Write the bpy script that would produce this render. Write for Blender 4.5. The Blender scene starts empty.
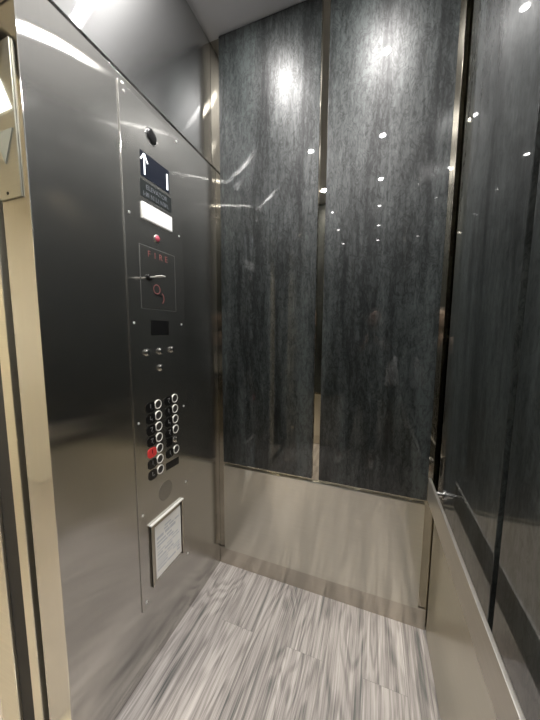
import bpy, bmesh, math, random
from mathutils import Vector, Matrix
random.seed(7)
sc = bpy.context.scene
C = sc.collection
PI = math.pi

# ------------------------------------------------------------------ sizes
W = 1.2186        # from the operating panel wall to the handrail wall
D = 2.16          # from the far wall to the near wall
RT = 2.475        # top of the stainless return panel
HC = 3.15         # ceiling
L = 0.956         # edge of the door opening
L2 = 1.93         # other edge of the door opening
ZW = 0.697        # top of the stainless wainscot
ZU = 0.718        # bottom of the dark upper panels
GAP = 0.018       # panels stand proud of the shell by this

# ------------------------------------------------------------------ materials
def new_mat(name):
    m = bpy.data.materials.new(name); m.use_nodes = True
    nt = m.node_tree; nt.nodes.clear()
    out = nt.nodes.new('ShaderNodeOutputMaterial')
    return m, nt, out

def N(nt, t, **kw):
    n = nt.nodes.new(t)
    for k, v in kw.items():
        setattr(n, k, v)
    return n

def plain(name, col, rough=.5, metal=0.0, spec=.5, emit=None, es=1.0, coat=0.0):
    m, nt, out = new_mat(name)
    p = N(nt, 'ShaderNodeBsdfPrincipled')
    p.inputs['Base Color'].default_value = (*col, 1)
    p.inputs['Roughness'].default_value = rough
    p.inputs['Metallic'].default_value = metal
    p.inputs['Specular IOR Level'].default_value = spec
    p.inputs['Coat Weight'].default_value = coat
    if emit:
        p.inputs['Emission Color'].default_value = (*emit, 1)
        p.inputs['Emission Strength'].default_value = es
    # a little variation so that no surface is perfectly even
    tc = N(nt, 'ShaderNodeTexCoord'); no = N(nt, 'ShaderNodeTexNoise')
    no.inputs['Scale'].default_value = 14
    mr = N(nt, 'ShaderNodeMapRange')
    mr.inputs['To Min'].default_value = max(0, rough - .04); mr.inputs['To Max'].default_value = min(1, rough + .04)
    nt.links.new(tc.outputs['Object'], no.inputs['Vector'])
    nt.links.new(no.outputs['Fac'], mr.inputs['Value'])
    nt.links.new(mr.outputs['Result'], p.inputs['Roughness'])
    nt.links.new(p.outputs[0], out.inputs['Surface'])
    return m

def steel(name, col, streak, rough=.22, aniso=.55, grain=(1, 1, 1), wave=.0, haze=.35, haze_rough=.42, wscale=1.6, smudge=.03):
    """Brushed stainless steel: a sharp lobe drawn out along `streak` and a broad lobe."""
    m, nt, out = new_mat(name)
    tc = N(nt, 'ShaderNodeTexCoord')
    mp = N(nt, 'ShaderNodeMapping'); mp.inputs['Scale'].default_value = grain
    nt.links.new(tc.outputs['Object'], mp.inputs['Vector'])
    fine = N(nt, 'ShaderNodeTexNoise'); fine.inputs['Scale'].default_value = 6; fine.inputs['Detail'].default_value = 5
    nt.links.new(mp.outputs[0], fine.inputs['Vector'])
    ramp = N(nt, 'ShaderNodeMix', data_type='RGBA')
    ramp.inputs['A'].default_value = (*[c * .92 for c in col], 1)
    ramp.inputs['B'].default_value = (*[min(1, c * 1.07) for c in col], 1)
    nt.links.new(fine.outputs['Fac'], ramp.inputs['Factor'])
    big = N(nt, 'ShaderNodeTexNoise'); big.inputs['Scale'].default_value = wscale; big.inputs['Detail'].default_value = 1
    nt.links.new(tc.outputs['Object'], big.inputs['Vector'])
    bump = N(nt, 'ShaderNodeBump'); bump.inputs['Strength'].default_value = 1; bump.inputs['Distance'].default_value = wave
    nt.links.new(big.outputs['Fac'], bump.inputs['Height'])
    tan = N(nt, 'ShaderNodeCombineXYZ')
    for i, a in enumerate('XYZ'):
        tan.inputs[a].default_value = streak[i]
    g1 = N(nt, 'ShaderNodeBsdfAnisotropic', distribution='BECKMANN')
    g1.inputs['Anisotropy'].default_value = aniso
    sm = N(nt, 'ShaderNodeTexNoise'); sm.inputs['Scale'].default_value = 5; sm.inputs['Detail'].default_value = 4
    nt.links.new(tc.outputs['Object'], sm.inputs['Vector'])
    mr = N(nt, 'ShaderNodeMapRange'); mr.inputs['To Min'].default_value = rough - smudge; mr.inputs['To Max'].default_value = rough + smudge
    nt.links.new(sm.outputs['Fac'], mr.inputs['Value'])
    nt.links.new(mr.outputs['Result'], g1.inputs['Roughness'])
    g2 = N(nt, 'ShaderNodeBsdfAnisotropic', distribution='GGX')
    g2.inputs['Roughness'].default_value = haze_rough; g2.inputs['Anisotropy'].default_value = aniso * .4
    for g in (g1, g2):
        nt.links.new(ramp.outputs['Result'], g.inputs['Color'])
        nt.links.new(tan.outputs[0], g.inputs['Tangent'])
        if wave:
            nt.links.new(bump.outputs[0], g.inputs['Normal'])
    mx = N(nt, 'ShaderNodeMixShader'); mx.inputs['Fac'].default_value = haze
    nt.links.new(g1.outputs[0], mx.inputs[1]); nt.links.new(g2.outputs[0], mx.inputs[2])
    nt.links.new(mx.outputs[0], out.inputs['Surface'])
    return m

STEEL = (.72, .695, .615)
STEELN = (.565, .555, .53)
M = {}
M['return'] = steel('return_steel', STEELN, (0, 1, 0), rough=.13, aniso=-.78, grain=(40, 40, 1), wave=.010, haze=.12, haze_rough=.50, smudge=.008)
M['upper'] = steel('upper_steel', (.60, .60, .60), (0, 0, 1), rough=.15, aniso=-.75, grain=(1, 1, 40), wave=.005, haze=.18, haze_rough=.55, smudge=.006)
M['cop'] = steel('faceplate_steel', STEELN, (0, 1, 0), rough=.13, aniso=-.78, grain=(40, 40, 1), wave=.006, haze=.16, haze_rough=.50, smudge=.008)
M['wains'] = steel('wainscot_steel', STEEL, (0, 0, 1), rough=.17, aniso=-.68, grain=(1, 1, 40), wave=.0004, haze=.30, smudge=.003)
M['reveal'] = steel('reveal_steel', (.50, .465, .39), (1, 0, 0), rough=.05, aniso=-.4, grain=(30, 30, 1), haze=.0, smudge=.004)
M['reveal_side'] = steel('reveal_steel_side', (.50, .465, .39), (0, 1, 0), rough=.05, aniso=-.4, grain=(30, 30, 1), haze=.0, smudge=.004)
M['base'] = steel('base_steel', (.58, .54, .47), (0, 0, 1), rough=.22, aniso=.4, grain=(1, 1, 30), haze=.3)
M['jamb'] = steel('jamb_steel', (.74, .71, .62), (0, 0, 1), rough=.3, aniso=.3, grain=(1, 1, 40), wave=.002, haze=.5)
M['rail'] = steel('rail_steel', (.68, .645, .58), (0, 1, 0), rough=.3, aniso=-.3, grain=(40, 1, 40), haze=.6, haze_rough=.5)
M['ceil'] = plain('ceiling_paint', (.46, .46, .475), .35, .0)
M['chrome'] = plain('chrome', (.78, .77, .74), .1, 1)
M['bright_ring'] = plain('satin_ring', (.85, .83, .78), .3, 1)
M['black'] = plain('black_plastic', (.008, .008, .008), .25)
M['slit'] = plain('gap_shade', (.012, .011, .01), .8)  # near-black colour standing in for the shade inside open gaps
M['screen'] = plain('screen_glass', (.012, .014, .022), .08, emit=(.25, .35, .6), es=.012)
M['lit'] = plain('lit_segments', (.9, .95, 1), .4, emit=(.9, .95, 1), es=1.2)
M['diffuser'] = plain('white_diffuser', (.86, .86, .84), .35, emit=(1, .98, .94), es=.08)
M['red_plate'] = plain('red_plate', (.72, .05, .05), .35)
M['red_lens'] = plain('red_lens', (.55, .10, .14), .15, coat=.5)
M['red_ink'] = plain('red_ink', (.24, .075, .07), .5)
M['white_ink'] = plain('white_ink', (.75, .75, .73), .5)
M['grey_ink'] = plain('grey_ink', (.16, .17, .19), .5)
M['plate'] = plain('dark_engraved_plate', (.022, .026, .026), .35)
M['paper'] = plain('paper', (.95, .95, .93), .6)
M['print'] = plain('print', (.66, .68, .72), .6)
M['character'] = plain('character', (.17, .17, .165), .5)
M['frame'] = steel('frame_steel', (.60, .56, .49), (0, 1, 0), rough=.25, aniso=.3, grain=(30, 30, 1), haze=.4)
M['lantern'] = steel('lantern_steel', (.50, .49, .42), (0, 0, 1), rough=.45, aniso=-.1, grain=(1, 1, 40), haze=.6, haze_rough=.6)
M['arrow_lit'] = plain('arrow_lit', (.95, .95, .92), .4, emit=(1, 1, .95), es=2.0)
M['arrow_off'] = plain('arrow_frosted', (.30, .32, .28), .3)
M['etch'] = plain('etched_steel', (.30, .29, .26), .45, .6)
M['seam'] = plain('seam', (.10, .10, .095), .5)
M['grille'] = plain('speaker_hole', (.05, .045, .038), .6)
M['cap'] = plain('dark_cap', (.035, .033, .03), .35)
M['screw'] = plain('screw_steel', (.9, .9, .87), .35, .6)
M['ring'] = plain('white_ring', (.82, .80, .74), .4, .2)
M['lamp_trim'] = plain('lamp_trim', (.75, .75, .73), .3, .8)
M['hall_paint'] = plain('hall_paint', (.72, .68, .58), .7)
M['hall_tile'] = plain('hall_tile', (.42, .38, .33), .35)
M['shaft_dark'] = M['slit']

def slate():
    m, nt, out = new_mat('slate_laminate')
    tc = N(nt, 'ShaderNodeTexCoord')
    def noise(scale, sx, sy, sz, detail=6, rough=.6, dist=0.):
        mp = N(nt, 'ShaderNodeMapping'); mp.inputs['Scale'].default_value = (sx, sy, sz)
        no = N(nt, 'ShaderNodeTexNoise'); no.inputs['Scale'].default_value = scale
        no.inputs['Detail'].default_value = detail; no.inputs['Roughness'].default_value = rough; no.inputs['Distortion'].default_value = dist
        nt.links.new(tc.outputs['Object'], mp.inputs['Vector']); nt.links.new(mp.outputs[0], no.inputs['Vector'])
        return no.outputs['Fac']
    def mrange(v, a, b, c, d):
        r = N(nt, 'ShaderNodeMapRange'); r.inputs['From Min'].default_value = a; r.inputs['From Max'].default_value = b
        r.inputs['To Min'].default_value = c; r.inputs['To Max'].default_value = d
        nt.links.new(v, r.inputs['Value']); return r.outputs['Result']
    def math_(op, a, b):
        n = N(nt, 'ShaderNodeMath', operation=op)
        for i, v in enumerate((a, b)):
            if isinstance(v, (int, float)): n.inputs[i].default_value = v
            else: nt.links.new(v, n.inputs[i])
        return n.outputs[0]
    streak = mrange(noise(1, 7, 7, .7, 6, .6, .6), .30, .70, .1, 1)
    fibre = mrange(noise(1, 34, 34, 4, 6, .65, 1.0), .25, .75, .1, 1)
    grit = mrange(noise(1, 70, 70, 24, 5, .7, .8), .3, .7, .7, 1.2)
    vn = noise(1, 24, 24, 11, 5, .62, 1.6)
    vein = mrange(math_('ABSOLUTE', math_('SUBTRACT', vn, .5), 0), .0, .05, .72, 1)
    f = math_('MULTIPLY', math_('MULTIPLY', math_('ADD', math_('MULTIPLY', streak, .62), math_('MULTIPLY', fibre, .38)), grit), vein)
    cr = N(nt, 'ShaderNodeValToRGB')
    e = cr.color_ramp.elements
    e[0].position = .02; e[0].color = (.0016, .0019, .002, 1)
    e[1].position = .80; e[1].color = (.032, .0385, .038, 1)
    k = e.new(.36); k.color = (.0056, .0067, .0067, 1)
    nt.links.new(f, cr.inputs['Fac'])
    p = N(nt, 'ShaderNodeBsdfPrincipled')
    nt.links.new(cr.outputs['Color'], p.inputs['Base Color'])
    p.inputs['Roughness'].default_value = .40
    nt.links.new(mrange(f, .05, .75, .08, .50), p.inputs['Specular IOR Level'])
    p.inputs['Coat Weight'].default_value = 1.0
    p.inputs['Coat Roughness'].default_value = .015
    p.inputs['Coat IOR'].default_value = 1.5
    nt.links.new(p.outputs[0], out.inputs['Surface'])
    return m
M['slate'] = slate()

def planks():
    m, nt, out = new_mat('grey_wood_vinyl')
    tc = N(nt, 'ShaderNodeTexCoord')
    sep = N(nt, 'ShaderNodeSeparateXYZ'); nt.links.new(tc.outputs['Object'], sep.inputs[0])
    cmb = N(nt, 'ShaderNodeCombineXYZ')      # planks run along Y
    nt.links.new(sep.outputs['Y'], cmb.inputs['X']); nt.links.new(sep.outputs['X'], cmb.inputs['Y'])
    br = N(nt, 'ShaderNodeTexBrick')
    br.offset = .37; br.offset_frequency = 2
    br.inputs['Color1'].default_value = (0, 0, 0, 1); br.inputs['Color2'].default_value = (1, 1, 1, 1)
    br.inputs['Mortar'].default_value = (.5, .5, .5, 1)
    br.inputs['Scale'].default_value = 1; br.inputs['Mortar Size'].default_value = .0008
    br.inputs['Mortar Smooth'].default_value = .2
    br.inputs['Brick Width'].default_value = 1.22; br.inputs['Row Height'].default_value = .18
    nt.links.new(cmb.outputs[0], br.inputs['Vector'])
    # grain, shifted plank by plank
    sh = N(nt, 'ShaderNodeVectorMath', operation='SCALE'); sh.inputs['Scale'].default_value = 7.3
    nt.links.new(br.outputs['Color'], sh.inputs[0])
    ad = N(nt, 'ShaderNodeVectorMath', operation='ADD')
    nt.links.new(tc.outputs['Object'], ad.inputs[0]); nt.links.new(sh.outputs[0], ad.inputs[1])
    def tex(scale, vec, detail, dist, r=.6):
        mp = N(nt, 'ShaderNodeMapping'); mp.inputs['Scale'].default_value = vec
        nt.links.new(ad.outputs[0], mp.inputs['Vector'])
        no = N(nt, 'ShaderNodeTexNoise'); no.inputs['Scale'].default_value = scale
        no.inputs['Detail'].default_value = detail; no.inputs['Distortion'].default_value = dist; no.inputs['Roughness'].default_value = r
        nt.links.new(mp.outputs[0], no.inputs['Vector']); return no.outputs['Fac']
    broad = tex(1, (13, .8, 1), 4, .8)
    fine = tex(1, (170, 2.2, 1), 6, .3, .8)
    mid = tex(1, (52, 1.1, 1), 5, .5, .6)
    # cathedral figure: rings of the broad field
    sin_in = N(nt, 'ShaderNodeMath', operation='MULTIPLY'); sin_in.inputs[1].default_value = 85
    nt.links.new(tex(1, (6.5, .95, 1), 3, .35, .45), sin_in.inputs[0])
    sn = N(nt, 'ShaderNodeMath', operation='SINE'); nt.links.new(sin_in.outputs[0], sn.inputs[0])
    ring = N(nt, 'ShaderNodeMapRange'); ring.inputs['From Min'].default_value = -1; ring.inputs['From Max'].default_value = .3
    nt.links.new(sn.outputs[0], ring.inputs['Value'])
    def mul(a, k):
        n = N(nt, 'ShaderNodeMath', operation='MULTIPLY'); n.inputs[1].default_value = k; nt.links.new(a, n.inputs[0]); return n.outputs[0]
    def add(a, b):
        n = N(nt, 'ShaderNodeMath', operation='ADD'); nt.links.new(a, n.inputs[0]); nt.links.new(b, n.inputs[1]); return n.outputs[0]
    tot = add(add(mul(broad, .26), mul(fine, .42)), add(mul(mid, .28), mul(ring.outputs['Result'], .05)))
    sepc = N(nt, 'ShaderNodeSeparateColor'); nt.links.new(br.outputs['Color'], sepc.inputs[0])
    tot = add(tot, mul(sepc.outputs[0], .045))
    cr = N(nt, 'ShaderNodeValToRGB'); e = cr.color_ramp.elements
    e[0].position = .43; e[0].color = (.09, .093, .09, 1)
    e[1].position = .68; e[1].color = (.56, .525, .50, 1)
    k = e.new(.50); k.color = (.22, .20, .19, 1)
    k = e.new(.59); k.color = (.40, .368, .35, 1)
    nt.links.new(tot, cr.inputs['Fac'])
    mx = N(nt, 'ShaderNodeMix', data_type='RGBA'); mx.inputs['B'].default_value = (.12, .115, .11, 1)
    sm = mul(br.outputs['Fac'], .6)
    nt.links.new(sm, mx.inputs['Factor']); nt.links.new(cr.outputs['Color'], mx.inputs['A'])
    p = N(nt, 'ShaderNodeBsdfPrincipled'); p.inputs['Roughness'].default_value = .42
    p.inputs['Specular IOR Level'].default_value = .35
    nt.links.new(mx.outputs['Result'], p.inputs['Base Color'])
    nt.links.new(p.outputs[0], out.inputs['Surface'])
    return m
M['planks'] = planks()

# ------------------------------------------------------------------ mesh helpers
def bx(bm, x0, x1, y0, y1, z0, z1, bev=0.0, seg=2):
    vs = [bm.verts.new((x, y, z)) for x in (x0, x1) for y in (y0, y1) for z in (z0, z1)]
    i = [(0, 1, 3, 2), (4, 6, 7, 5), (0, 4, 5, 1), (2, 3, 7, 6), (0, 2, 6, 4), (1, 5, 7, 3)]
    fs = [bm.faces.new([vs[k] for k in f]) for f in i]
    if bev:
        es = list({e for f in fs for e in f.edges})
        bmesh.ops.bevel(bm, geom=es, offset=bev, segments=seg, affect='EDGES', profile=.5)
    return bm

def lathe_x(bm, y, z, prof, seg=28):
    """Solid of revolution about an axis along +X at (y, z); prof = [(x, r)...], closed at both ends."""
    rings = []
    for x, r in prof:
        rings.append([bm.verts.new((x, y + r * math.cos(2 * PI * k / seg), z + r * math.sin(2 * PI * k / seg))) for k in range(seg)])
    for a, b in zip(rings, rings[1:]):
        for k in range(seg):
            bm.faces.new((a[k], a[(k + 1) % seg], b[(k + 1) % seg], b[k]))
    bm.faces.new(rings[0][::-1]); bm.faces.new(rings[-1])
    return bm

def lathe_z(bm, x, y, prof, seg=32, caps=True):
    rings = []
    for z, r in prof:
        rings.append([bm.verts.new((x + r * math.cos(2 * PI * k / seg), y + r * math.sin(2 * PI * k / seg), z)) for k in range(seg)])
    for a, b in zip(rings, rings[1:]):
        for k in range(seg):
            bm.faces.new((a[k], a[(k + 1) % seg], b[(k + 1) % seg], b[k]))
    if caps:
        bm.faces.new(rings[0][::-1]); bm.faces.new(rings[-1])
    return bm

def torus_x(bm, x, y, z, R, r, n=32, k=10, flat=1.0, sx=1.0):
    vs = []
    for a in range(n):
        t = 2 * PI * a / n
        row = []
        for b in range(k):
            u = 2 * PI * b / k
            rr = R + r * math.cos(u)
            row.append(bm.verts.new((x + sx * r * math.sin(u), y + rr * math.cos(t), z + rr * math.sin(t))))
        vs.append(row)
    for a in range(n):
        for b in range(k):
            bm.faces.new((vs[a][b], vs[(a + 1) % n][b], vs[(a + 1) % n][(b + 1) % k], vs[a][(b + 1) % k]))
    return bm

def prism_x(bm, pts, x0, x1):
    """Outline of (y, z) points given depth along X."""
    a = [bm.verts.new((x0, y, z)) for y, z in pts]; b = [bm.verts.new((x1, y, z)) for y, z in pts]
    n = len(pts)
    bm.faces.new(a); bm.faces.new(b[::-1])
    for k in range(n):
        bm.faces.new((a[k], b[k], b[(k + 1) % n], a[(k + 1) % n]))
    return bm

def prism_y(bm, pts, y0, y1):
    a = [bm.verts.new((x, y0, z)) for x, z in pts]; b = [bm.verts.new((x, y1, z)) for x, z in pts]
    n = len(pts)
    bm.faces.new(a); bm.faces.new(b[::-1])
    for k in range(n):
        bm.faces.new((a[k], b[k], b[(k + 1) % n], a[(k + 1) % n]))
    return bm

def BM():
    return bmesh.new()

def obj(name, bm, mat, parent=None, origin=None, smooth=True):
    bmesh.ops.recalc_face_normals(bm, faces=bm.faces)
    if origin is None:
        lo = [min(v.co[i] for v in bm.verts) for i in range(3)]; hi = [max(v.co[i] for v in bm.verts) for i in range(3)]
        origin = Vector(((lo[0] + hi[0]) / 2, (lo[1] + hi[1]) / 2, lo[2]))
    origin = Vector(origin)
    for v in bm.verts:
        v.co -= origin
    me = bpy.data.meshes.new(name); bm.to_mesh(me); bm.free()
    me.materials.append(mat)
    if smooth:
        for p in me.polygons: p.use_smooth = True
        me.set_sharp_from_angle(angle=math.radians(20))
    o = bpy.data.objects.new(name, me); C.objects.link(o)
    o.location = origin
    if parent:
        o.parent = parent
        o.location = origin - Vector(parent.location)
    return o

def thing(name, label, cat, loc, group=None):
    o = bpy.data.objects.new(name, None); C.objects.link(o)
    o.empty_display_size = .05
    o.location = loc; o['label'] = label; o['category'] = cat
    if group: o['group'] = group
    return o

def tag(o, label, cat, group=None):
    o['label'] = label; o['category'] = cat
    if group: o['group'] = group
    return o

def struct(name, bm, mat, parent=None):
    o = obj(name, bm, mat, parent)
    o['kind'] = 'structure'
    return o

# ------------------------------------------------------------------ the cab
b = BM(); bx(b, -.14, W + GAP + .03, -D - GAP - .03, GAP + .03, -.05, 0); struct('floor', b, M['planks'])
b = BM(); bx(b, -.20, W + GAP + .03, -D - GAP - .03, GAP + .03, HC, HC + .04); struct('ceiling', b, M['ceil'])
b = BM(); bx(b, -.20, W + GAP + .03, GAP, GAP + .03, 0, HC); struct('wall_far', b, M['reveal'])
b = BM(); bx(b, W + GAP, W + GAP + .03, -D - GAP, GAP, 0, HC); struct('wall_right', b, M['reveal_side'])
b = BM(); bx(b, -.20, W + GAP + .03, -D - GAP - .03, -D - GAP, 0, HC); struct('wall_near', b, M['reveal'])

# front: the return panel beside the door, its twin past the door, the header, the recessed panel above
b = BM(); bx(b, -.125, 0, -L, GAP - .001, 0, RT, .0025, 2); struct('wall_front', b, M['return'])
b = BM(); bx(b, -.125, 0, -D - GAP + .001, -L2, 0, RT, .0025, 2); struct('wall_front_short', b, M['return'])
b = BM(); bx(b, -.125, -.004, -L2 + .001, -L - .001, 2.40, RT, .002); struct('trim_1', b, M['return'])
b = BM(); bx(b, -.058, -.022, -D - GAP + .001, GAP - .001, RT + .034, HC, .001); struct('wall_front_upper', b, M['upper'])
b = BM(); bx(b, -.14, -.060, -D - GAP + .001, GAP - .001, RT + .001, HC); struct('shade_fill_7', b, M['slit'])  # dark filler, paints the shadow line in the gap above the return

def kick(name, *a):
    b = BM(); bx(b, *a, .001); struct(name, b, M['base'])
kick('baseboard_far', .001, W - .001, .013, GAP - .0005, .0, .120)
kick('baseboard_near', .001, W - .001, -D - GAP + .0005, -D - .004, .0, .118)

def panel(name, mat, label, a, group=None):
    b = BM(); bx(b, *a, .0018 if name == 'dark_panel' else .004, 2)
    o = obj(name, b, mat); tag(o, label, 'wall panel', group); return o
ZT = HC - .008
panel('dark_panel', M['slate'], 'dark slate-look glossy upper panel of the far wall, next to the button panel', (.041, .607, 0, GAP - .0005, ZU, ZT))
panel('dark_panel', M['slate'], 'dark slate-look glossy upper panel of the far wall, wide one nearest the handrail', (.647, 1.183, 0, GAP - .0005, ZU, ZT))
panel('wainscot_panel', M['wains'], 'broad brushed stainless lower panel of the far wall above the floor', (.041, 1.178, 0, GAP - .0005, .120, ZW))
ys = [(-.040, -.655), (-.685, -1.39), (-1.42, -2.12)]
for k, (y1, y0) in enumerate(ys):
    lab = ('dark glossy panel above the handrail, reaching into the far right corner',
           'dark glossy panel above the handrail at the right edge of the picture',
           'dark glossy panel of the handrail wall, hindmost behind the photographer')[k]
    panel('dark_panel', M['slate'], lab, (W, W + GAP - .0005, y0, y1, ZU, ZT))
    lab = ('brushed stainless lower panel under the far end of the handrail',
           'brushed stainless lower panel under the near part of the handrail',
           'brushed stainless lower panel of the handrail wall, hindmost behind the photographer')[k]
    if k == 0:
        panel('wainscot_panel', M['wains'], 'brushed stainless lower panel running along under the flat handrail', (W, W + GAP - .0005, -D + .005, -.004, .003, ZW))
panel('dark_panel', M['slate'], 'dark glossy panel of the near wall behind the photographer, on the door side', (.041, .607, -D - GAP + .0005, -D, ZU, ZT))
panel('dark_panel', M['slate'], 'dark glossy panel of the near wall behind the photographer, on the handrail side', (.647, 1.178, -D - GAP + .0005, -D, ZU, ZT))
panel('wainscot_panel', M['wains'], 'brushed stainless lower panel of the near wall behind the photographer', (.041, 1.178, -D - GAP + .0005, -D, .120, ZW))

# ------------------------------------------------------------------ door side
b = BM(); bx(b, -.200, -.150, -L - .006, -.30, .004, 2.36, .003); d1 = struct('door_1', b, M['jamb'])
b = BM(); bx(b, -.149, -.126, -.93, -.30, .004, 2.36); struct('shade_fill_2', b, M['slit'])  # dark filler, shade of the gap between jamb and door
b = BM(); bx(b, -.200, -.141, -2.119, -.01, -.05, -.001); struct('trim_3', b, M['jamb'])          # sill
b = BM(); bx(b, -.298, -.203, -.950, -.01, 0, HC); struct('shade_fill_4', b, M['slit'])                 # solid near-black block painting the shade in the open shaft clearance
b = BM(); bx(b, -.298, -.203, -2.3, -1.99, 0, HC); struct('shade_fill_5', b, M['slit'])  # same painted shade on the other side of the opening
b = BM(); bx(b, -.42, -.300, -L - .004, -.10, 0, 2.42, .003); bx(b, -.42, -.300, -L2 - .1, -L2 + .004, 0, 2.42, .003)
bx(b, -.42, -.300, -L2 - .1, -.10, 2.421, 2.55, .003); struct('trim_6', b, M['jamb'])             # landing frame
b = BM(); bx(b, -2.2, -.205, -3.2, .6, -.05, -.001); struct('floor_landing', b, M['hall_tile'])
b = BM(); bx(b, -2.24, -2.2, -3.2, .6, 0, 2.7); struct('wall_landing', b, M['hall_paint'])
b = BM(); bx(b, -2.2, -.43, .6, .64, 0, 2.7); struct('wall_landing_far', b, M['hall_paint'])
b = BM(); bx(b, -2.2, -.43, -3.24, -3.2, 0, 2.7); struct('wall_landing_near', b, M['hall_paint'])
b = BM(); bx(b, -2.24, -.43, -3.24, .64, 2.7, 2.74); struct('ceiling_landing', b, M['hall_paint'])
b = BM(); bx(b, -.43, -.425, -.099, .6, 0, 2.7); bx(b, -.43, -.425, -3.2, -L2 - .101, 0, 2.7); bx(b, -.43, -.425, -L2 - .1, -.1, 2.56, 2.7)
struct('wall_landing_lift', b, M['hall_paint'])

# lantern in the jamb
ln = thing('direction_lantern', 'stainless direction lantern plate on the door jamb, upper white triangle lit', 'lantern', (-.075, -L - .003, 1.915))
b = BM(); bx(b, -.122, -.026, -L - .005, -L - .0001, 1.917, 2.312, .0015); obj('faceplate', b, M['lantern'], ln)
b = BM(); prism_y(b, [(-.121 + .004, 2.142), (-.036, 2.142), (-.0785, 2.228)], -L - .008, -L - .004)
o = obj('arrow_lens', b, M['arrow_lit'], ln); o['label'] = 'lit white up triangle'
b = BM(); prism_y(b, [(-.117, 2.092), (-.036, 2.092), (-.0785, 2.008)], -L - .008, -L - .004)
o = obj('arrow_lens', b, M['arrow_off'], ln); o['label'] = 'unlit frosted down triangle'
for z in (1.932, 2.296):
    b = BM()
    lathe_z(b, 0, 0, [(0, .0045), (.002, .0045), (.003, .003)], 14)
    for v in b.verts: v.co = Vector((v.co.x - .084, -L - .004 - v.co.z, z + v.co.y))
    o = obj('screw', b, M['black'], ln)

# ------------------------------------------------------------------ car operating panel (on the return panel, x = 0)
Y0, Y1 = -.647, -.305
cop = thing('car_operating_panel', 'tall stainless operating panel with floor buttons and display, screwed to the left wall', 'control panel', (0, -.476, .31))
PX = .0045
b = BM(); bx(b, .0003, PX, Y0, Y1, .312, 2.446, .0012, 2); obj('faceplate', b, M['cop'], cop)
def screw(y, z):
    b = BM(); lathe_x(b, y, z, [(PX - .0005, .0052), (PX + .0012, .0052), (PX + .0024, .0032)], 16); obj('screw', b, M['screw'], cop)
for z in (2.422, 1.999, 1.578, 1.163, .754, .343):
    screw(-.623, z); screw(-.331, z)
# camera dome
b = BM(); torus_x(b, PX, -.490, 2.346, .031, .003, sx=.6); cam_b = obj('camera_bezel', b, M['chrome'], cop)
b = BM(); lathe_x(b, -.490, 2.346, [(PX - .0005, .030), (PX + .002, .029), (PX + .006, .022), (PX + .008, .010), (PX + .0085, .001)]); obj('camera_lens', b, M['black'], cop)
# display
b = BM(); bx(b, PX - .001, PX + .0015, -.557, -.391, 2.166, 2.262, .0006); dis = obj('floor_display', b, M['screen'], cop)
def bar(bm, p, q, w, x0, x1):
    (ya, za), (yb, zb) = p, q
    dx, dz = yb - ya, zb - za; l = math.hypot(dx, dz); nx, nz = -dz / l * w / 2, dx / l * w / 2
    prism_x(bm, [(ya + nx, za + nz), (yb + nx, zb + nz), (yb - nx, zb - nz), (ya - nx, za - nz)], x0, x1)
X0, X1 = PX + .0012, PX + .0026
b = BM(); bar(b, (-.537, 2.176), (-.537, 2.252), .006, X0, X1)
bar(b, (-.5385, 2.254), (-.555, 2.228), .0055, X0, X1); bar(b, (-.5355, 2.254), (-.519, 2.225), .0055, X0, X1)
a = obj('up_arrow', b, M['lit'], cop); a.parent = dis; a.location = a.location + Vector(cop.location) - (Vector(cop.location) + dis.location)
b = BM(); bar(b, (-.405, 2.176), (-.405, 2.242), .008, X0, X1)
a = obj('digit', b, M['lit'], cop); a.parent = dis; a.location = a.location - dis.location
# engraved dark plate with two rows of lettering
def text_mesh(body, size, y, z, x, mat, name, parent, extrude=.0003):
    cu = bpy.data.curves.new('lettering', 'FONT'); cu.body = body; cu.size = size; cu.extrude = extrude
    cu.align_x = 'CENTER'; cu.align_y = 'CENTER'
    t = bpy.data.objects.new('lettering', cu); C.objects.link(t)
    dg = bpy.context.evaluated_depsgraph_get()
    me = bpy.data.meshes.new_from_object(t.evaluated_get(dg))
    bpy.data.objects.remove(t)
    # text x -> +Y (reads left to right seen from +X), text y -> Z
    for v in me.vertices:
        v.co = Vector((v.co.z, v.co.x, v.co.y))
    me.materials.clear(); me.materials.append(mat)
    o = bpy.data.objects.new(name, me); C.objects.link(o)
    o.parent = parent
    base = Vector(parent.location) if parent.parent is None else Vector(parent.location) + Vector(parent.parent.location)
    o.location = Vector((x, y, z)) - base
    return o
b = BM(); bx(b, PX - .001, PX + .001, -.563, -.381, 2.086, 2.152, .0005); pl = obj('name_plate', b, M['plate'], cop)
text_mesh('ELEVATOR', .026, -.470, 2.131, PX + .0012, M['grey_ink'], 'lettering', pl)
def scrawl(bm, y0, y1, z, h, x0, x1, n, w=.0022):
    """A row of letter-like strokes too small to read."""
    st = (y1 - y0) / n
    for k in range(n):
        y = y0 + st * (k + .15); r = random.random()
        bar(bm, (y, z), (y, z + h), w, x0, x1)
        if r > .3: bar(bm, (y + w * .5, z + h * random.choice((.1, .5, .9))), (y + st * .6, z + h * random.choice((.1, .5, .9)) + .0004), w, x0, x1)
        if r > .6: bar(bm, (y + st * .6, z), (y + st * .6, z + h), w, x0, x1)
b = BM(); scrawl(b, -.548, -.396, 2.094, .018, PX + .0008, PX + .0014, 11)
a = obj('lettering', b, M['grey_ink'], cop); a.parent = pl; a.location = a.location - pl.location
# white emergency lamp lens
b = BM(); bx(b, PX - .001, PX + .007, -.561, -.384, 2.000, 2.066, .003, 2); obj('emergency_light', b, M['diffuser'], cop)
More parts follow.
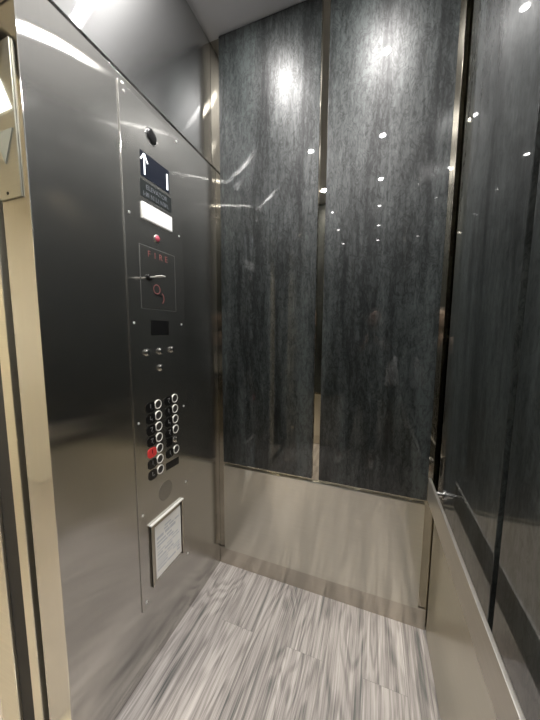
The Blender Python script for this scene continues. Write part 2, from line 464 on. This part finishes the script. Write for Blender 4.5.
# red jewel
b = BM(); lathe_x(b, -.480, 1.943, [(PX - .001, .017), (PX + .003, .0165), (PX + .004, .0145)]); rj = obj('jewel_bezel', b, M['bright_ring'], cop)
b = BM(); lathe_x(b, -.480, 1.943, [(PX + .0035, .0145), (PX + .008, .011), (PX + .0105, .005), (PX + .011, .0008)]); a = obj('indicator_jewel', b, M['red_lens'], cop); a['label'] = 'small red indicator jewel'
# service cabinet door
b = BM(); bx(b, PX - .001, PX + .0016, -.579, -.371, 1.641, 1.894, .0009); cab = obj('cabinet_door', b, M['cop'], cop)
b = BM()
ln_ = .0014
for (p, q) in (((-.581, 1.639), (-.369, 1.639)), ((-.581, 1.896), (-.369, 1.896)), ((-.581, 1.639), (-.581, 1.896)), ((-.369, 1.639), (-.369, 1.896))):
    bar(b, p, q, .0022, PX - .0005, PX + .0006)
obj('cabinet_gap', b, M['seam'], cop)
def sub(o, parent):
    o.parent = parent; o.location = o.location - parent.location; return o
b = BM(); lathe_x(b, -.535, 1.770, [(PX + .001, .014), (PX + .008, .014), (PX + .010, .011)]); sub(obj('lock', b, M['black'], cop), cab)
b = BM(); bx(b, PX + .006, PX + .048, -.539, -.531, 1.7685, 1.7725, .001)
bx(b, PX + .044, PX + .078, -.547, -.523, 1.768, 1.773, .0015); sub(obj('key', b, M['ring'], cop), cab)
for k, ch in enumerate('FIRE'):
    text_mesh(ch, .036, -.530 + .034 * k, 1.866, PX + .0017, M['red_ink'], 'letter', cab)
b = BM()
torus_x(b, PX + .0016, -.492, 1.726, .019, .0022, sx=.3); sub(obj('key_ring_mark', b, M['red_ink'], cop), cab)
b = BM(); prev = None
for k in range(9):
    t = -.5 + k * .28
    p = (-.470 + .020 * math.cos(t - .6), 1.690 + .024 * math.sin(t - .6))
    if prev: bar(b, prev, p, .004, PX + .0014, PX + .0021)
    prev = p
sub(obj('key_ring_mark', b, M['red_ink'], cop), cab)
b = BM(); bar(b, (-.505, 1.704), (-.462, 1.698), .007, PX + .0013, PX + .0022); sub(obj('key_slot', b, M['black'], cop), cab)
# small screen
b = BM(); bx(b, PX - .001, PX + .0012, -.534, -.424, 1.527, 1.592, .0005); obj('message_screen', b, M['black'], cop)
# key switches
def key_switch(y, z):
    b = BM(); lathe_x(b, y, z, [(PX - .001, .0165), (PX + .003, .0165), (PX + .0045, .014), (PX + .0105, .013), (PX + .012, .011)])
    ks = obj('key_switch', b, M['chrome'], cop)
    b = BM(); bx(b, PX + .0115, PX + .0127, y - .0018, y + .0018, z - .008, z + .008); sub(obj('keyhole', b, M['black'], cop), ks)
for y, z in ((-.563, 1.455), (-.486, 1.455), (-.408, 1.458), (-.485, 1.381)):
    key_switch(y, z)
# floor buttons with their marking plates
def button(y, z, plate_y, red=False, glyph='|'):
    b = BM(); pts = []
    for k in range(28):
        t = 2 * PI * k / 28
        c, s = math.cos(t), math.sin(t)
        pts.append((plate_y - .002 + math.copysign(abs(c) ** .62, c) * .0255, z - .003 + math.copysign(abs(s) ** .62, s) * .0215))
    prism_x(b, pts, PX - .001, PX + .0028)
    o = obj('marking_plate', b, M['red_plate'] if red else M['black'], cop)
    if red: o['label'] = 'red marking plate'
    b = BM()
    kind = glyph
    if kind == '1': bar(b, (plate_y - .002, z - .007), (plate_y - .002, z + .011), .0035, PX + .0025, PX + .0032)
    if kind == 'L': bar(b, (plate_y - .006, z - .007), (plate_y - .006, z + .010), .003, PX + .0025, PX + .0032); bar(b, (plate_y - .006, z - .006), (plate_y + .006, z - .006), .003, PX + .0025, PX + .0032)
    if kind == 'T': bar(b, (plate_y - .008, z + .008), (plate_y + .006, z + .009), .003, PX + .0025, PX + .0032); bar(b, (plate_y + .005, z + .008), (plate_y - .003, z - .008), .003, PX + .0025, PX + .0032)
    for k in range(3):
        lathe_x(b, plate_y + .004 + .004 * (k % 2), z - .012 - .003 * (k // 2), [(PX + .0025, .0011), (PX + .0035, .0007)], 8)
    sub(obj('character', b, M['character'] if not red else M['black'], cop), o)
    b = BM(); torus_x(b, PX + .0015, y, z, .0188, .0026, sx=1.1); fb = obj('floor_button', b, M['ring'], cop)
    b = BM(); lathe_x(b, y, z, [(PX - .0005, .0165), (PX + .0025, .0165), (PX + .0034, .0150)]); sub(obj('button_cap', b, M['cap'], cop), fb)
zs = [1.218 - .0513 * k for k in range(7)]
for k, z in enumerate(zs):
    button(-.511, z, -.5545, red=(k == 4), glyph='1LTT11L'[k])
for k in range(6):
    z = 1.2195 - .0516 * k
    if k == 4:
        b = BM(); bx(b, PX - .001, PX + .0028, -.464, -.424, z - .018, z + .022, .0012); obj('marking_plate', b, M['black'], cop)
        key_switch(-.400, z)
    else:
        button(-.399, z, -.442, glyph='T1LT11'[k])
prism = [(-.470, .918), (-.383, .914), (-.383, .879), (-.470, .884)]
b = BM(); prism_x(b, prism, PX - .001, PX + .002); obj('black_label', b, M['black'], cop)
# speaker grille: rings of small holes
b = BM(); lathe_x(b, -.481, .790, [(PX - .0005, .046), (PX + .0006, .0455)], 36); g = obj('speaker_grille', b, M['cop'], cop)
b = BM()
for k in range(5):
    torus_x(b, PX + .0004, -.481, .790, .008 + .0085 * k, .0019, n=40, k=6, sx=.4)
a = obj('speaker_slots', b, M['grille'], cop); sub(a, g)

# ------------------------------------------------------------------ certificate frame
fr = thing('certificate_frame', 'stainless frame holding a printed white certificate, low on the operating panel', 'document frame', (PX, -.478, .383))
def ring_frame():
    b = BM()
    bx(b, PX + .0005, PX + .010, -.589, -.577, .383, .684, .0012)
    bx(b, PX + .0005, PX + .010, -.381, -.369, .383, .684, .0012)
    bx(b, PX + .0005, PX + .0009, -.577, -.381, .389, .680, .0001)
    return b
obj('frame_rail', ring_frame(), M['frame'], fr)
b = BM(); bx(b, PX + .0005, PX + .0135, -.591, -.367, .680, .6855, .0012); obj('frame_lip', b, M['ring'], fr)
b = BM(); bx(b, PX + .001, PX + .0025, -.561, -.383, .397, .655, .0003); pp = obj('certificate', b, M['paper'], fr)
b = BM()
z = .628; k = 0
while z > .425:
    h = random.choice((.004, .005, .009)) if k > 2 else random.choice((.008, .014))
    y = -.552
    while y < -.405:
        w = random.uniform(.015, .07); e = min(y + w, -.398)
        if random.random() > .18: bx(b, PX + .0024, PX + .0029, y, e, z - h, z)
        y = e + random.uniform(.003, .014)
    z -= h + random.uniform(.006, .012); k += 1
a = obj('printed_lines', b, M['print'], fr); sub(a, pp)

# ------------------------------------------------------------------ handrail
hr = thing('handrail', 'flat stainless handrail bar standing off the dark right wall', 'handrail', (W - .05, -1.05, .785))
b = BM(); bx(b, W - .0555, W - .0445, -1.99, -.112, .786, .893, .0022, 2); obj('rail_bar', b, M['rail'], hr)
for y in (-.150, -1.05, -1.95):
    b = BM()
    # round stand-off between wall and bar
    lathe_x(b, y, .845, [(W - .0447, .011), (W - .008, .011), (W - .006, .022), (W - .0004, .022)], 24)
    obj('standoff', b, M['chrome'], hr)

# ------------------------------------------------------------------ downlights
def downlight_mesh(x, y):
    tr = BM(); lathe_z(tr, x, y, [(HC - .0005, .046), (HC - .006, .044), (HC - .007, .026), (HC - .003, .023)], 32)
    le = BM(); lathe_z(le, x, y, [(HC - .0075, .0215), (HC - .0035, .0225)], 28)
    return tr, le
M['lamp'] = plain('lamp_lens', (1, 1, 1), .4, emit=(1, .97, .93), es=14)
cols = ('door-side', 'handrail-side'); rows = ('nearest the far wall', 'over the middle of the cab', 'hindmost near the rear')
for j, y in enumerate((-.40, -1.13, -1.83)):
    for i, x in enumerate((.310, .904)):
        t = thing('downlight', 'small round ceiling downlight, %s one %s' % (cols[i], rows[j]), 'downlight', (x, y, HC - .008))
        tr, le = downlight_mesh(x, y)
        obj('trim_ring', tr, M['lamp_trim'], t); obj('lens', le, M['lamp'], t)
        ld = bpy.data.lights.new('lamp', 'AREA'); ld.shape = 'DISK'; ld.size = .040; ld.energy = 9.0
        ld.color = (1, .98, .955); ld.spread = math.radians(180)
        lo = bpy.data.objects.new('lamp', ld); C.objects.link(lo); lo.parent = t; lo.location = (0, 0, -.001)
ld = bpy.data.lights.new('landing_fill', 'AREA'); ld.shape = 'RECTANGLE'; ld.size = .12; ld.size_y = 1.3; ld.energy = 38; ld.color = (1, .93, .8)
lo = bpy.data.objects.new('landing_fill', ld); C.objects.link(lo); lo.location = (-.53, -1.44, 2.68)  # unseen fill light, added to brighten the door jamb

# ------------------------------------------------------------------ camera
yaw, pitch, roll = .355767846, -.105596138, -.00579727
cy, sy = math.cos(yaw), math.sin(yaw); cp, sp = math.cos(pitch), math.sin(pitch); cr_, sr = math.cos(roll), math.sin(roll)
Rz = Matrix(((cy, -sy, 0), (sy, cy, 0), (0, 0, 1))); Rx = Matrix(((1, 0, 0), (0, cp, -sp), (0, sp, cp))); Ry = Matrix(((cr_, 0, sr), (0, 1, 0), (-sr, 0, cr_)))
R = Rz @ Rx @ Ry
cd = bpy.data.cameras.new('camera'); co = bpy.data.objects.new('camera', cd); C.objects.link(co)
cd.sensor_fit = 'HORIZONTAL'; cd.sensor_width = 36; cd.lens = 36 * 277.0307 / 540; cd.clip_start = .004; cd.clip_end = 50
right, fwd, up = R.col[0], R.col[1], R.col[2]
mw = Matrix(((right.x, up.x, -fwd.x), (right.y, up.y, -fwd.y), (right.z, up.z, -fwd.z))).to_4x4()
CAM = Vector((.902088769, -1.47865317, 1.55))
mw.translation = CAM
co.matrix_world = mw
sc.camera = co

# ------------------------------------------------------------------ the photographer, seen mirrored in the far wall
def skinned(chains, levels=2):
    """chains: lists of (co, radius); a chain may start with an int, the index of the vertex it grows from."""
    me = bpy.data.meshes.new('skin'); vs, es, rad, roots = [], [], [], []
    for ch in chains:
        prev = None
        for p in ch:
            if isinstance(p, int):
                prev = p; continue
            co_, r = p
            vs.append(Vector(co_)); rad.append(r)
            if prev is None: roots.append(len(vs) - 1)
            else: es.append((prev, len(vs) - 1))
            prev = len(vs) - 1
    me.from_pydata(vs, es, [])
    o = bpy.data.objects.new('skin', me); C.objects.link(o)
    o.modifiers.new('s', 'SKIN'); o.modifiers['s'].use_smooth_shade = True
    for i, d in enumerate(me.skin_vertices[0].data):
        rr = rad[i]
        d.radius = rr if isinstance(rr, tuple) else (rr, rr)
        d.use_root = i in roots
    ss = o.modifiers.new('u', 'SUBSURF'); ss.levels = levels; ss.render_levels = levels
    out = bpy.data.meshes.new_from_object(o.evaluated_get(bpy.context.evaluated_depsgraph_get()))
    bpy.data.objects.remove(o); bpy.data.meshes.remove(me)
    return out
def from_mesh(*meshes):
    b = BM()
    for m in meshes: b.from_mesh(m)
    return b
def ball(bm, c, s, tilt=None, seg=24, rings=16):
    r = bmesh.ops.create_uvsphere(bm, u_segments=seg, v_segments=rings, radius=1)
    for v in r['verts']:
        v.co = Vector(c) + Vector((v.co.x * s[0], v.co.y * s[1], v.co.z * s[2]))
    return r['verts']
def pobj(name, bm, mat, parent):
    o = obj(name, bm, mat, parent)
    me = o.data
    for p in me.polygons: p.use_smooth = True
    if 'sharp_edge' in me.attributes: me.attributes.remove(me.attributes['sharp_edge'])
    return o
M['skin'] = plain('skin', (.44, .32, .26), .5)
M['hair'] = plain('dark_hair', (.035, .024, .018), .45)
M['shirt'] = plain('charcoal_top', (.045, .045, .05), .8)
M['trousers'] = plain('dark_trousers', (.05, .048, .046), .85)
M['shoe'] = plain('pale_shoes', (.72, .70, .66), .6)
M['bag'] = plain('white_canvas', (.9, .9, .88), .7)
M['phone'] = plain('phone_glass', (.02, .02, .024), .15)
pc = CAM - fwd * .012 - up * .055 - right * .022        # middle of the phone
def ph(a, b_, c): return pc + right * a + up * b_ + fwd * c
per = thing('person', 'person in dark clothes holding up a phone, mirrored faintly in the dark far panel', 'person', (.77, -1.78, 0))
# the body: pelvis (0) > spine > neck; arms and legs grow from it
body = [
    [((.79, -1.79, .96), (.115, .085)), ((.80, -1.80, 1.10), (.095, .075)), ((.83, -1.805, 1.27), (.105, .078)), ((.86, -1.80, 1.40), (.085, .062)),
     ((.88, -1.79, 1.48), .055), ((.893, -1.775, 1.545), .05)],
    [3, ((1.02, -1.80, 1.415), .058), ((1.09, -1.73, 1.19), .042), (ph(.092, -.105, -.062), .029), (ph(.072, -.055, -.024), (.020, .034))],
    [3, ((.70, -1.81, 1.415), .058), ((.655, -1.72, 1.19), .042), (ph(-.092, -.105, -.062), .029), (ph(-.072, -.055, -.024), (.020, .034))],
    [0, ((.885, -1.79, .88), .092), ((.905, -1.765, .50), .06), ((.925, -1.815, .09), .040), ((.935, -1.70, .035), .034), ((.94, -1.64, .03), .026)],
    [0, ((.695, -1.79, .88), .092), ((.655, -1.775, .50), .06), ((.600, -1.835, .09), .040), ((.587, -1.72, .035), .034), ((.58, -1.66, .03), .026)],
]
fing = []
for s in (1, -1):
    for k, (h, ln_k) in enumerate(((.000, .92), (-.018, 1.0), (-.036, .95), (-.052, .78))):
        fing.append([(ph(s * .066, h - .038, -.016), .009), (ph(s * .058, h - .012, .006), .0088), (ph(s * (.058 - .018 * ln_k), h - .003, .018), .0078), (ph(s * (.058 - .040 * ln_k), h, .0125), .0068)])
    fing.append([(ph(s * .070, -.072, -.024), .011), (ph(s * .052, -.050, -.024), .0098), (ph(s * .038, -.026, -.018), .0085), (ph(s * .030, -.008, -.0135), .0072)])
hb = BM()
hc = Vector((.915, -1.745, 1.672))
for v in ball(hb, hc, (.076, .096, .122), seg=32, rings=24):
    d = v.co - hc
    if d.z < 0:                                       # narrower jaw, chin forward
        t = -d.z / .122
        v.co.x = hc.x + d.x * (1 - .30 * t); v.co.y = hc.y + d.y * (1 - .16 * t) + .014 * t
    if d.y > .06 and abs(d.x) < .05 and -.02 < d.z < .035: v.co.y -= .006      # eye hollows
ball(hb, hc + Vector((0, .101, -.022)), (.011, .017, .024), seg=14, rings=10)   # nose
for s in (1, -1):
    ball(hb, hc + Vector((s * .076, -.004, -.012)), (.010, .020, .032), seg=14, rings=10)  # ears
    ball(hb, hc + Vector((s * .031, .079, .006)), (.0125, .0115, .0115), seg=14, rings=10)
    ball(hb, hc + Vector((0, .094, -.058 - .006 * s)), (.024, .008, .006), seg=14, rings=8)  # lips
hm = bpy.data.meshes.new('h'); hb.to_mesh(hm); hb.free()
pobj('body', from_mesh(skinned(body), skinned(fing, 1), hm), M['skin'], per)
for s in (1, -1):
    b = BM(); ball(b, hc + Vector((s * .031, .088, .006)), (.0075, .0050, .0075), seg=12, rings=8); pobj('iris', b, M['hair'], per)
b = BM()
for v in ball(b, hc + Vector((0, -.014, .022)), (.086, .096, .116), seg=32, rings=24):
    d = v.co - hc
    if d.y > .045 and d.z < .075: v.co.y = hc.y + .045 + (d.y - .045) * .1      # hairline
    if d.z < -.02: v.co.y -= .012
pobj('hair', b, M['hair'], per)
top = [
    [((.79, -1.79, .86), (.185, .15)), ((.795, -1.795, .97), (.175, .14)), ((.81, -1.80, 1.12), (.160, .125)), ((.835, -1.805, 1.27), (.172, .135)), ((.86, -1.80, 1.40), (.145, .115)), ((.875, -1.795, 1.47), .072)],
    [4, ((1.02, -1.80, 1.415), .088), ((1.09, -1.73, 1.19), .064), (ph(.096, -.125, -.078), .050)],
    [4, ((.70, -1.81, 1.415), .088), ((.655, -1.72, 1.19), .064), (ph(-.096, -.125, -.078), .050)],
]
pobj('top', from_mesh(skinned(top)), M['shirt'], per)
trs = [
    [((.79, -1.79, 1.06), (.15, .115)), ((.79, -1.79, .95), (.158, .125))],
    [1, ((.885, -1.79, .86), .108), ((.905, -1.765, .50), .080), ((.923, -1.81, .13), .066)],
    [1, ((.695, -1.79, .86), .108), ((.655, -1.775, .50), .080), ((.602, -1.83, .13), .066)],
]
pobj('trousers', from_mesh(skinned(trs)), M['trousers'], per)
for sx, fx in ((.927, .941), (.598, .579)):
    b = from_mesh(skinned([[((sx, -1.865, .045), .044), ((sx + (fx - sx) * .4, -1.78, .048), .045), ((fx, -1.68, .040), .039), ((fx, -1.62, .034), .030)]]))
    for v in b.verts: v.co.z = max(v.co.z, .001)
    pobj('shoe', b, M['shoe'], per)
# phone and bag are things of their own
q = BM(); bx(q, -.0375, .0375, -.0775, .0775, -.004, .004, .003, 2)
rot4 = Matrix(((right.x, up.x, fwd.x), (right.y, up.y, fwd.y), (right.z, up.z, fwd.z)))
for v in q.verts: v.co = pc + rot4 @ v.co
tag(obj('smartphone', q, M['phone']), 'black smartphone held up in both hands of the person by the near wall', 'phone')
bag = thing('shoulder_bag', 'white canvas bag hanging at the side of the person in dark clothes', 'bag', (1.11, -1.66, 1.00))
b = BM(); bx(b, 1.015, 1.165, -1.66, -1.56, .985, 1.29, .03, 3)
for v in b.verts:
    t = (v.co.z - .985) / .305
    v.co.x = 1.10 + (v.co.x - 1.09) * (1.0 - .45 * t); v.co.y += -.05 * t + .02 * math.sin(4 * t)
pobj('bag_body', b, M['bag'], bag)
pobj('strap', from_mesh(skinned([[((1.075, -1.66, 1.27), .008), ((1.06, -1.70, 1.30), .008), ((1.085, -1.765, 1.262), .008), ((1.13, -1.75, 1.25), .008), ((1.145, -1.70, 1.27), .008), ((1.13, -1.65, 1.27), .008)]])), M['bag'], bag)

# ------------------------------------------------------------------ world and view
w = bpy.data.worlds.new('world'); sc.world = w; w.use_nodes = True
w.node_tree.nodes['Background'].inputs['Color'].default_value = (.5, .52, .56, 1)
w.node_tree.nodes['Background'].inputs['Strength'].default_value = .05
vs = sc.view_settings
sc.display_settings.display_device = 'sRGB'
vs.view_transform = 'Standard'; vs.look = 'None'; vs.gamma = 1; vs.use_curve_mapping = False
vs.exposure = 0.62
cyc = sc.cycles
cyc.max_bounces = 14; cyc.diffuse_bounces = 5; cyc.glossy_bounces = 12; cyc.transmission_bounces = 4
cyc.sample_clamp_indirect = 6; cyc.blur_glossy = .6
cyc.use_denoising = True
